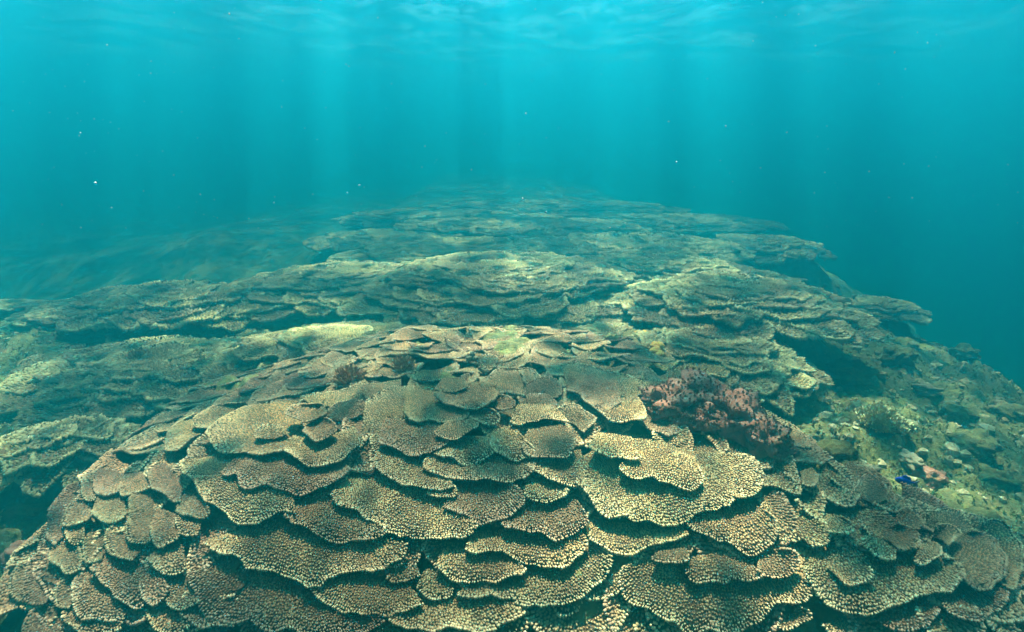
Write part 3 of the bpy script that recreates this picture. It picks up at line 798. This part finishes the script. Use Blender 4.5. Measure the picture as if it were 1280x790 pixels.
# thinner plates that carpet the saddles between those colonies, each grown onto the nearest one
rr = np.random.default_rng(91)
NEAR = [(c['d'], o) for c, o in zip(COLONIES, COL_O)]
for yy in np.arange(1.75, 7.6, 0.30):
    st = 0.25 + .05 * yy
    for xx in np.arange(-4.6, 2.9, st):
        x = xx + rr.uniform(-.4, .4) * st; y = yy + rr.uniform(-.12, .12)
        if abs(x) > 1.02 * y + .2: continue
        if float(front_z(x, y)) > float(base_z(x, y)) - .02: continue
        if float(base_z(x, y)) < -1.35 or rr.uniform() < .12: continue
        if y < 3.2 and (x > 1.25): continue      # open rubble and turf
        dd, o = min(NEAR, key=lambda q: float(dome_r(x, y, q[0])))
        if float(dome_r(x, y, dd)) < .80 or float(dome_r(x, y, dd)) > 2.3: continue
        g = np.array([x - dd[0], y - dd[1]]); g = g / np.linalg.norm(g) + np.array([0, -.8]); g /= np.linalg.norm(g)
        L = rr.uniform(.12, .20) * (.7 + .14 * y); W = L * rr.uniform(.7, 1.1)
        rim, rt = fan(np.array([x, y]) - g * L * .5, g, L, W, rr)
        sp = 0.0092 if y < 2.3 else (0.0118 if y < 3.3 else (0.014 if y < 4.4 else 0.022))
        zr = float(terrain_z(x, y))
        fn = lambda x, y, zr=zr: 0.4 * terrain_z(x, y) + 0.6 * zr
        plate(o, rim, rt, -.004, .016 + rr.uniform(0, .020), fn, M['coral_far_dim'] if dd[1] > 3.9 else M['coral_grey'], spacing=sp, seed=seed, sides=sides_for(y), origin=tuple(o.location), ragged=1.2, power=.5, scal=.020, rimsz=1.6, wav=.009)
        seed += 1

# ------------------------------------------------------------------ reef ground: one sheet, fine near the camera
def reef_sheet():
    rad = np.concatenate([np.geomspace(0.25, 0.6, 14)[:-1], np.geomspace(0.6, 6.0, 330)[:-1], np.geomspace(6, 60, 60)])
    th = np.concatenate([np.linspace(-62, 62, 440), np.linspace(62, 298, 80)[1:-1]])
    th = np.radians(th)
    Rr, Th = np.meshgrid(rad, th, indexing='ij')
    X = Rr * np.sin(Th); Y = Rr * np.cos(Th)
    Z = ground_z(X, Y)
    nr, nt = X.shape
    V = np.stack([X, Y, Z], -1).reshape(-1, 3)
    idx = np.arange(nr * nt).reshape(nr, nt)
    nx = np.roll(idx, -1, 1)
    q = np.stack([idx[:-1], nx[:-1], nx[1:], idx[1:]], -1).reshape(-1, 4)[:, ::-1]
    V = np.vstack([V, [[0, 0, float(ground_z(0., 0.))]]])
    tr = np.stack([idx[0], np.full(nt, len(V) - 1), nx[0]], -1)[:, ::-1]
    q = q[:, ::-1]; 
    me = mesh_np('reef_ground', V, tris=tr, quads=q)
    # face upwards
    o = link('reef_ground', me, M['reef'])
    if me.polygons[1000].normal.z < 0: me.flip_normals()
    o['kind'] = 'structure'
    return o
reef_sheet()

# ------------------------------------------------------------------ small growths, rocks
def tuft_mesh(name, pts, nrm_up, size, blades, rr, spread=0.8, width=0.25):
    """many small pointed fronds, three at a time per tuft"""
    n = len(pts)
    P = np.repeat(pts, blades, 0)
    S = np.repeat(size, blades)
    m = len(P)
    dr = np.c_[rr.normal(0, spread, (m, 2)), np.ones(m)]
    dr = dr + np.repeat(nrm_up, blades, 0)
    dr /= np.linalg.norm(dr, axis=1)[:, None]
    sd = np.cross(dr, rr.normal(0, 1, (m, 3))); sd /= np.linalg.norm(sd, axis=1)[:, None]
    ln = S * rr.uniform(.6, 1.3, m)
    w = ln * width
    P = P + rr.normal(0, 1, (m, 3)) * (S * 0.25)[:, None]
    a = P - sd * w[:, None] * .5; b = P + sd * w[:, None] * .5
    mid = P + dr * (ln * .55)[:, None]
    c = mid + sd * w[:, None] * .75; e = mid - sd * w[:, None] * .75
    tip = P + dr * ln[:, None]
    V = np.stack([a, b, c, e, tip], 1).reshape(-1, 3)
    k = np.arange(m)[:, None] * 5
    return mesh_np(name, V, tris=k + np.array([[3, 2, 4]]), quads=k + np.array([[0, 1, 2, 3]]), smooth_=False)

def coral_free(x, y):
    """1 where the ground lies open, 0 under the colonies"""
    f = np.ones_like(x)
    f = np.where(front_z(x, y) > base_z(x, y) + 0.0, 0.0, f)
    for c in COLONIES:
        f = np.where(dome_r(x, y, c['d']) < 0.92, 0.0, f)
    return f
rr = np.random.default_rng(77)
n = 120000
Y = 0.7 + rr.uniform(0, 1, n) ** 1.3 * 5.0
X = rr.uniform(-1, 1, n) * (0.5 + 1.05 * Y)
clump = fbm(X * 2.6, Y * 2.6, 3, 33)
k = (coral_free(X, Y) > .5) & (clump + rr.uniform(-.25, .25, n) > -0.22) & (X < 4.2)
X, Y = X[k][:32000], Y[k][:32000]
Zg = ground_z(X, Y)
me = tuft_mesh('algae_turf', np.c_[X, Y, Zg], np.zeros((len(X), 3)), 0.004 + 0.010 * rr.uniform(0, 1, len(X)) ** 2, 4, rr, 0.9, .28)
o = link('algae_turf', me, M['turf']); o['kind'] = 'stuff'
o['label'] = 'olive and brown algae turf over the open reef ground'

def icosphere(sub):
    import bmesh
    bm = bmesh.new(); bmesh.ops.create_icosphere(bm, subdivisions=sub, radius=1)
    V = np.array([v.co[:] for v in bm.verts]); T = np.array([[v.index for v in f.verts] for f in bm.faces]); bm.free()
    return V, T
ICO = {s: icosphere(s) for s in (1, 2, 3, 4)}

def rock_verts(sub, sx, sy, sz, seed, amp=0.35, freq=1.6):
    V, T = ICO[sub]
    f = 1 + amp * (fbm(V[:, 0] * freq + seed * 3.1 + V[:, 2], V[:, 1] * freq + V[:, 2] * 1.7, 4, seed, .55))
    # a second set so that it does not streak along z
    f = f + amp * .6 * fbm(V[:, 2] * freq * 1.3 - seed, V[:, 0] * freq * 1.3 + 5, 3, seed + 9)
    return V * f[:, None] * [sx, sy, sz], T

# pink crusted rock lodged on the mound
def crusted_rock(px0, py0):
    x, y, z = at(px0, py0, front_z)
    x -= .015
    o = empty('crusted_rock', (x, y, z - .012), 'pink and brown crusted rock lodged on the right shoulder of the biggest coral', 'rock')
    rr = np.random.default_rng(3)
    spec = [(-.085, .03, .03, .085, .07, .050), (.01, .045, .035, .09, .08, .060), (.085, -.03, .015, .08, .075, .06), (.13, -.10, -.01, .060, .06, .055), (-.02, -.03, .02, .06, .05, .04)]
    for i, (dx, dy, dz, a, b, c) in enumerate(spec):
        V, T = rock_verts(4, a, b, c, 20 + i, .55, 2.6)
        fl = .16 * vnoise(V[:, 0] * 60, V[:, 1] * 60 + V[:, 2] * 40, i)
        V = V * (1 + fl)[:, None] + [dx, dy, dz]
        r = link('boulder', mesh_np('boulder', V, tris=T), M['pink'], o)
        pick = rr.choice(len(V), 1000)
        cen = np.array([dx, dy, dz])
        nr = (V[pick] - cen); nr /= np.linalg.norm(nr, axis=1)[:, None]
        up = nr[:, 2] > -.1
        t = link('turf', tuft_mesh('turf', V[pick][up], nr[up] * 1.6, np.full(up.sum(), .0042), 4, rr, 1.0, .8), M['pinkturf'], r)
        t['kind'] = 'stuff'
crusted_rock(886, 518)

def bush(name, px0, py0, rad, mat, label, cat, n, ln, fn=ground_z, width=.2, flat=.75, lift=0.0):
    x, y, z = at(px0, py0, fn, lift)
    rr = np.random.default_rng(int(px0))
    v = rr.normal(0, 1, (n, 3)); v /= np.linalg.norm(v, axis=1)[:, None]
    v[:, 2] = np.abs(v[:, 2])
    p = v * (rad * rr.uniform(.35, 1, n) ** .5)[:, None] * [1, 1, flat]
    lump = 1 + .5 * vnoise(v[:, 0] * 3 + px0, v[:, 1] * 3 + v[:, 2] * 2, 4)
    p = p * lump[:, None]
    me = tuft_mesh(name, p, v * 1.2, np.full(n, ln), 3, rr, .6, width)
    o = empty(name, (x, y, z), label, cat)
    b = link('fronds', me, mat, o); b['kind'] = 'stuff'
    V, T = rock_verts(2, rad * .55, rad * .55, rad * .45 + lift, int(px0) % 50, .3)
    V[:, 2] -= lift
    link('holdfast', mesh_np('holdfast', V, tris=T), mat, o)
    return o
bush('red_seaweed', 437, 474, .036, M['rust'], 'small rust red feathery seaweed tuft in the dip behind the big coral', 'seaweed', 420, .016, fn=terrain_z, width=.16, lift=.045)
bush('red_seaweed', 505, 458, .030, M['rust'], 'smaller brownish tuft of weed right of the rust red seaweed', 'seaweed', 200, .013, fn=terrain_z, width=.16, lift=.045)
for px, py, rad, lab in ((800, 422, .036, 'amber orange knob of soft coral at the mouth of the hollow behind the big coral'),
                         (824, 436, .030, 'lower of the two amber orange knobs, beside grey green plates')):
    x, y, z = at(px, py, terrain_z, .045)
    o = empty('soft_coral', (x, y, z), lab, 'soft coral')
    for j in range(6):
        V, T = rock_verts(3, rad * .6, rad * .6, rad * .55, 240 + j + px % 7, .35)
        V = V + np.random.default_rng(j + px).normal(0, rad * .5, 3) * [1.1, 1, .5]
        link('lobe', mesh_np('lobe', V, tris=T), M['amber'], o)
bush('bushy_coral', 952, 356, .10, M['palebush'], 'pale round bushy coral standing above the overhanging ledge', 'coral', 900, .030, fn=terrain_z, width=.10, lift=.03)
bush('brown_seaweed', 170, 452, .045, M['rust'], 'brown fuzzy bush of weed among plates on the left', 'seaweed', 380, .02, fn=terrain_z, width=.12, lift=.03)
bush('finger_coral', 1102, 530, .075, M['palebush'], 'grey green rounded finger coral head on the right slope', 'coral', 1500, .011, width=.5)

# loose rocks on the right-hand slope: each where the photograph shows one
ROCKS = [
 (1060, 470, .085, .070, .055, 'reef', 'brown rock at the foot of the overhanging ledge, outside the hollow'),
 (1120, 452, .075, .060, .060, 'reef', 'dark knobbly rock on the right rim above the pale rubble'),
 (1160, 490, .050, .045, .030, 'pale', 'bare whitish slab of dead coral on the right slope'),
 (1010, 545, .045, .040, .030, 'reef', 'yellowish rock in the trough between right colonies'),
 (1038, 575, .060, .050, .040, 'reef', 'mottled rock in the trough just above the nearest fans'),
 (1135, 575, .030, .050, .020, 'pale', 'short pale stick of coral rubble on the green slope'),
 (1160, 600, .050, .045, .035, 'pink', 'round dull pink rock just above and right of the blue fish'),
 (1215, 560, .080, .060, .045, 'reef', 'algae grown rock in the middle of the right hand slope'),
 (1255, 520, .085, .065, .050, 'reef', 'brown hummock against the right edge of the picture'),
 (1195, 520, .060, .050, .040, 'reef', 'rounded stone upslope of the algae grown rock'),
 (1240, 600, .055, .050, .035, 'reef', 'low stone in green turf above the corner fans'),
 (1080, 590, .035, .030, .022, 'pale', 'little whitish stone left of the blue fish'),
 (30, 640, .050, .045, .035, 'reef', 'mottled rock beside the left flank, below the lobes'),
 (22, 700, .045, .040, .030, 'pink', 'small reddish rock at the bottom left border'),
 (760, 772, .070, .060, .045, 'bluegrey', 'blue grey rock in the shadow between the two bottom plates'),
 (800, 790, .050, .050, .035, 'bluegrey', 'second blue grey stone at the very bottom, under the corner fans'),
 (1205, 445, .070, .060, .050, 'reef', 'dim hummock far down the right rim'),
 (340, 425, .055, .045, .030, 'reef', 'yellow brown algae covered hump on the left, between grey plates'),
 (880, 335, .090, .070, .050, 'reef', 'dim brown boulder behind the ledge, left of the pale bush'),
]
for i, (px, py, a, b, c, mk, lab) in enumerate(ROCKS):
    x, y, z = at(px, py)
    V, T = rock_verts(4, a, b, c, 60 + i, .5, 1.9)
    fl = .14 * vnoise(V[:, 0] * 45, V[:, 1] * 45 + V[:, 2] * 30, i)
    fl = fl + .22 * vnoise(V[:, 0] * 95 + i, V[:, 1] * 95 + V[:, 2] * 80, i + 5)
    o = link('rock', mesh_np('rock', V * (1 + fl)[:, None], tris=T), M[mk], None, (x, y, z + c * (.25 if mk != 'bluegrey' else -1.4)))
    prop(o, lab, 'rock')

# pale broken bits on the crest of the mound
for i, (px, py, s, lab) in enumerate([(603, 462, .014, 'tiny cream lump of bare coral standing on the crest of the big mound'),
                                      (590, 446, .016, 'pale peach lump of bare coral on the far side of the crest')]):
    x, y, z = at(px, py, front_z, .022)
    o = empty('coral_lump', (x, y, z), lab, 'coral lump')
    for j in range(5):
        V, T = rock_verts(3, s * .55, s * .5, s * .55, 200 + i * 7 + j, .4)
        V = V + np.random.default_rng(i * 9 + j).normal(0, s * .45, 3) * [1.2, 1, .5]
        link('knob', mesh_np('knob', V, tris=T), M['pale'], o)

# rubble crumbs scattered on the open slope: too many to count
V0, T0 = ICO[1]
rr = np.random.default_rng(8)
n = 9000
Y = 0.8 + rr.uniform(0, 1, n) ** 1.2 * 4.2; X = rr.uniform(-1, 1, n) * (0.5 + 1.0 * Y)
k = (coral_free(X, Y) > .5) & (X < 3.6); X, Y = X[k][:2600], Y[k][:2600]
n = len(X); Zg = ground_z(X, Y)
s = (0.006 + 0.022 * rr.uniform(0, 1, n) ** 3)
sc = s[:, None] * rr.uniform(.5, 1.3, (n, 3))
V = V0[None] * sc[:, None, :] * (1 + rr.uniform(-.25, .25, (n, len(V0), 1))) + np.c_[X, Y, Zg + s * .2][:, None, :]
T = T0[None] + (np.arange(n) * len(V0))[:, None, None]
o = link('coral_rubble', mesh_np('coral_rubble', V.reshape(-1, 3), tris=T.reshape(-1, 3), smooth_=False), M['stone'])
o['kind'] = 'stuff'; o['label'] = 'small broken coral rubble strewn over the open reef ground'

# ------------------------------------------------------------------ the little blue fish
def fish(px, py):
    x, y, z = at(px, py)
    o = empty('damselfish', (x, y, z + .045), 'tiny deep blue fish hovering over the green slope on the right', 'fish')
    o.rotation_euler = (0, 0, R(155))
    n, m = 14, 12
    t = np.linspace(0, 1, n)
    prof = np.interp(t, [0, .08, .25, .45, .7, .88, 1], [.0006, .0055, .0100, .0110, .0075, .0032, .0030])
    a = np.arange(m) * 2 * math.pi / m
    V = np.stack([np.repeat((0.5 - t)[:, None] * .042, m, 1), prof[:, None] * .5 * np.cos(a), prof[:, None] * np.sin(a)], -1).reshape(-1, 3)
    idx = np.arange(n * m).reshape(n, m); nx = np.roll(idx, -1, 1)
    q = np.stack([idx[:-1], nx[:-1], nx[1:], idx[1:]], -1).reshape(-1, 4)
    body = link('body', mesh_np('body', V, quads=q), M['fishblue'], o)
    def fin(name, pts, mat, th=.0006):
        p = np.array([(u, 0, w) for u, w in pts]); k = len(p)
        V = np.vstack([p + [0, th, 0], p - [0, th, 0]])
        tr = [(0, i, i + 1) for i in range(1, k - 1)] + [(k, k + i + 1, k + i) for i in range(1, k - 1)]
        qd = [(i, (i + 1) % k, k + (i + 1) % k, k + i) for i in range(k)]
        return link(name, mesh_np(name, V, tris=tr, quads=qd, smooth_=False), mat, o)
    fin('dorsal_fin', [(.010, .009), (.002, .017), (-.010, .015), (-.016, .005), (0, .006)], M['fishblue'])
    fin('anal_fin', [(-.002, -.009), (-.010, -.016), (-.016, -.005)], M['fishblue'])
    fin('tail_fin', [(-.019, 0), (-.033, .011), (-.029, 0), (-.033, -.011)], M['fishyellow'])
    for sgn in (1, -1):
        V, T = ICO[2]
        link('eye', mesh_np('eye', V * .0013 + [.0145, sgn * .0036, .0022], tris=T), M['fisheye'], o)
fish(1125, 619)

# ------------------------------------------------------------------ suspended particles
rr = np.random.default_rng(4)
n = 520
Y = rr.uniform(.5, 3.2, n); X = rr.uniform(-1, 1, n) * (Y * 1.05); Z = rr.uniform(-.15, .42, n) * Y
Z = np.minimum(Z, SURF_Z - .05)
s = rr.uniform(.0004, .0011, n) * (0.6 + .5 * Y)
V0, T0 = ICO[1]
V = V0[None] * s[:, None, None] * rr.uniform(.5, 1.5, (n, 1, 3)) + np.c_[X, Y, Z][:, None, :]
T = T0[None] + (np.arange(n) * len(V0))[:, None, None]
o = link('suspended_particles', mesh_np('suspended_particles', V.reshape(-1, 3), tris=T.reshape(-1, 3)), M['snow'])
o['kind'] = 'stuff'; o['label'] = 'white specks of marine snow drifting in the upper water'

# ------------------------------------------------------------------ water surface overhead
def water_surface():
    m = bpy.data.materials.new('water_surface'); m.use_nodes = True
    nt = m.node_tree; nt.nodes.clear()
    out = nt.nodes.new('ShaderNodeOutputMaterial')
    tr = nt.nodes.new('ShaderNodeBsdfTransparent')
    gl = nt.nodes.new('ShaderNodeBsdfGlossy'); gl.inputs['Roughness'].default_value = 0.25
    gl.inputs['Color'].default_value = (0.9, 0.95, 1, 1)
    g = nt.nodes.new('ShaderNodeNewGeometry')
    mp = nt.nodes.new('ShaderNodeMapping'); mp.inputs['Scale'].default_value = (1.0, 0.75, 1.0)
    nt.links.new(g.outputs['Position'], mp.inputs['Vector'])
    w = nt.nodes.new('ShaderNodeTexNoise'); w.inputs['Scale'].default_value = 1.1; w.inputs['Detail'].default_value = 2
    nt.links.new(mp.outputs['Vector'], w.inputs['Vector'])
    add = nt.nodes.new('ShaderNodeVectorMath'); add.operation = 'MULTIPLY_ADD'
    add.inputs[1].default_value = (.55, .55, .55)
    nt.links.new(w.outputs['Color'], add.inputs[0]); nt.links.new(mp.outputs['Vector'], add.inputs[2])
    vo = nt.nodes.new('ShaderNodeTexVoronoi'); vo.feature = 'SMOOTH_F1'; vo.inputs['Scale'].default_value = 2.6
    vo.inputs['Smoothness'].default_value = 0.6
    nt.links.new(add.outputs[0], vo.inputs['Vector'])
    # tint patterns in the transparency block sun in patches, standing in for wave focusing
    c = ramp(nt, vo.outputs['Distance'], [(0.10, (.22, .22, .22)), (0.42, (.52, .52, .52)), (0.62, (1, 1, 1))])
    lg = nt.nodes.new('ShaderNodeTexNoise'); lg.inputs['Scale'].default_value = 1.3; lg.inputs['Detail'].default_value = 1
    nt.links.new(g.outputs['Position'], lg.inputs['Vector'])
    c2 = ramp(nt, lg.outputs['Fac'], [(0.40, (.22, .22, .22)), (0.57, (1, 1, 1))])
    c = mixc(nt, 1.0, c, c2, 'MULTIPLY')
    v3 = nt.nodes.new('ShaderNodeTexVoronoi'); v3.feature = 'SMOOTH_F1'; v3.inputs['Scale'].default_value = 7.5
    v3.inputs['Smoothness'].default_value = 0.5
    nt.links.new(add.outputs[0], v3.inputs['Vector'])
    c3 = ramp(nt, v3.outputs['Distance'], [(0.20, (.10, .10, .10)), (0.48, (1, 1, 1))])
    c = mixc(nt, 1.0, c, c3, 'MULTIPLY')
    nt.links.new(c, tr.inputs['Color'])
    nn = nt.nodes.new('ShaderNodeTexNoise'); nn.inputs['Scale'].default_value = 7.0; nn.inputs['Detail'].default_value = 4
    mp2 = nt.nodes.new('ShaderNodeMapping'); mp2.inputs['Scale'].default_value = (0.6, 1.6, 1.0)
    nt.links.new(g.outputs['Position'], mp2.inputs['Vector']); nt.links.new(mp2.outputs['Vector'], nn.inputs['Vector'])
    b = nt.nodes.new('ShaderNodeBump'); b.inputs['Strength'].default_value = 0.09; b.inputs['Distance'].default_value = 0.04
    nt.links.new(nn.outputs['Fac'], b.inputs['Height']); nt.links.new(b.outputs['Normal'], gl.inputs['Normal'])
    mx = nt.nodes.new('ShaderNodeMixShader')
    lw = nt.nodes.new('ShaderNodeLayerWeight'); lw.inputs['Blend'].default_value = 0.35
    f = ramp(nt, lw.outputs['Facing'], [(0.12, (.03, .03, .03)), (0.40, (.35, .35, .35)), (0.62, (.80, .80, .80)), (0.85, (.93, .93, .93))])
    nt.links.new(f, mx.inputs['Fac'])
    nt.links.new(tr.outputs[0], mx.inputs[1]); nt.links.new(gl.outputs[0], mx.inputs[2])
    nt.links.new(mx.outputs[0], out.inputs['Surface'])
    # sheet with real waves near the camera
    ax = np.concatenate([-np.geomspace(60, 7, 12)[:-1], np.linspace(-7, 7, 180), np.geomspace(7, 60, 12)[1:]])
    X, Y = np.meshgrid(ax, ax + 3, indexing='ij')
    Z = SURF_Z + 0.05 * fbm(X * .9, Y * 1.3, 3, 71) + .008 * vnoise(X * 4, Y * 6, 73)
    nx_, ny_ = X.shape
    idx = np.arange(nx_ * ny_).reshape(nx_, ny_)
    q = np.stack([idx[:-1, :-1], idx[1:, :-1], idx[1:, 1:], idx[:-1, 1:]], -1).reshape(-1, 4)
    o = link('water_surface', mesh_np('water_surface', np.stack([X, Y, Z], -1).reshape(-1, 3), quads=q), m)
    o['kind'] = 'structure'
water_surface()

# ------------------------------------------------------------------ the water itself
def haze():
    m = bpy.data.materials.new('water_volume'); m.use_nodes = True
    nt = m.node_tree; nt.nodes.clear()
    out = nt.nodes.new('ShaderNodeOutputMaterial')
    pv = nt.nodes.new('ShaderNodeVolumePrincipled')
    pv.inputs['Color'].default_value = (*W_COLOR, 1)
    pv.inputs['Density'].default_value = W_DENSITY
    pv.inputs['Absorption Color'].default_value = (*W_ABSORB, 1)
    pv.inputs['Anisotropy'].default_value = W_ANISO
    nt.links.new(pv.outputs[0], out.inputs['Volume'])
    a, b0, b1 = 75.0, -6.5, SURF_Z + 0.12
    V = [(x, y + 3, z) for z in (b0, b1) for x, y in ((-a, -a), (a, -a), (a, a), (-a, a))]
    q = [(3, 2, 1, 0), (4, 5, 6, 7), (0, 1, 5, 4), (1, 2, 6, 5), (2, 3, 7, 6), (3, 0, 4, 7)]
    o = link('haze', mesh_np('haze', V, quads=q, smooth_=False), m)
    o['kind'] = 'stuff'
haze()
open('/tmp/count.txt', 'w').write(str(COUNT))
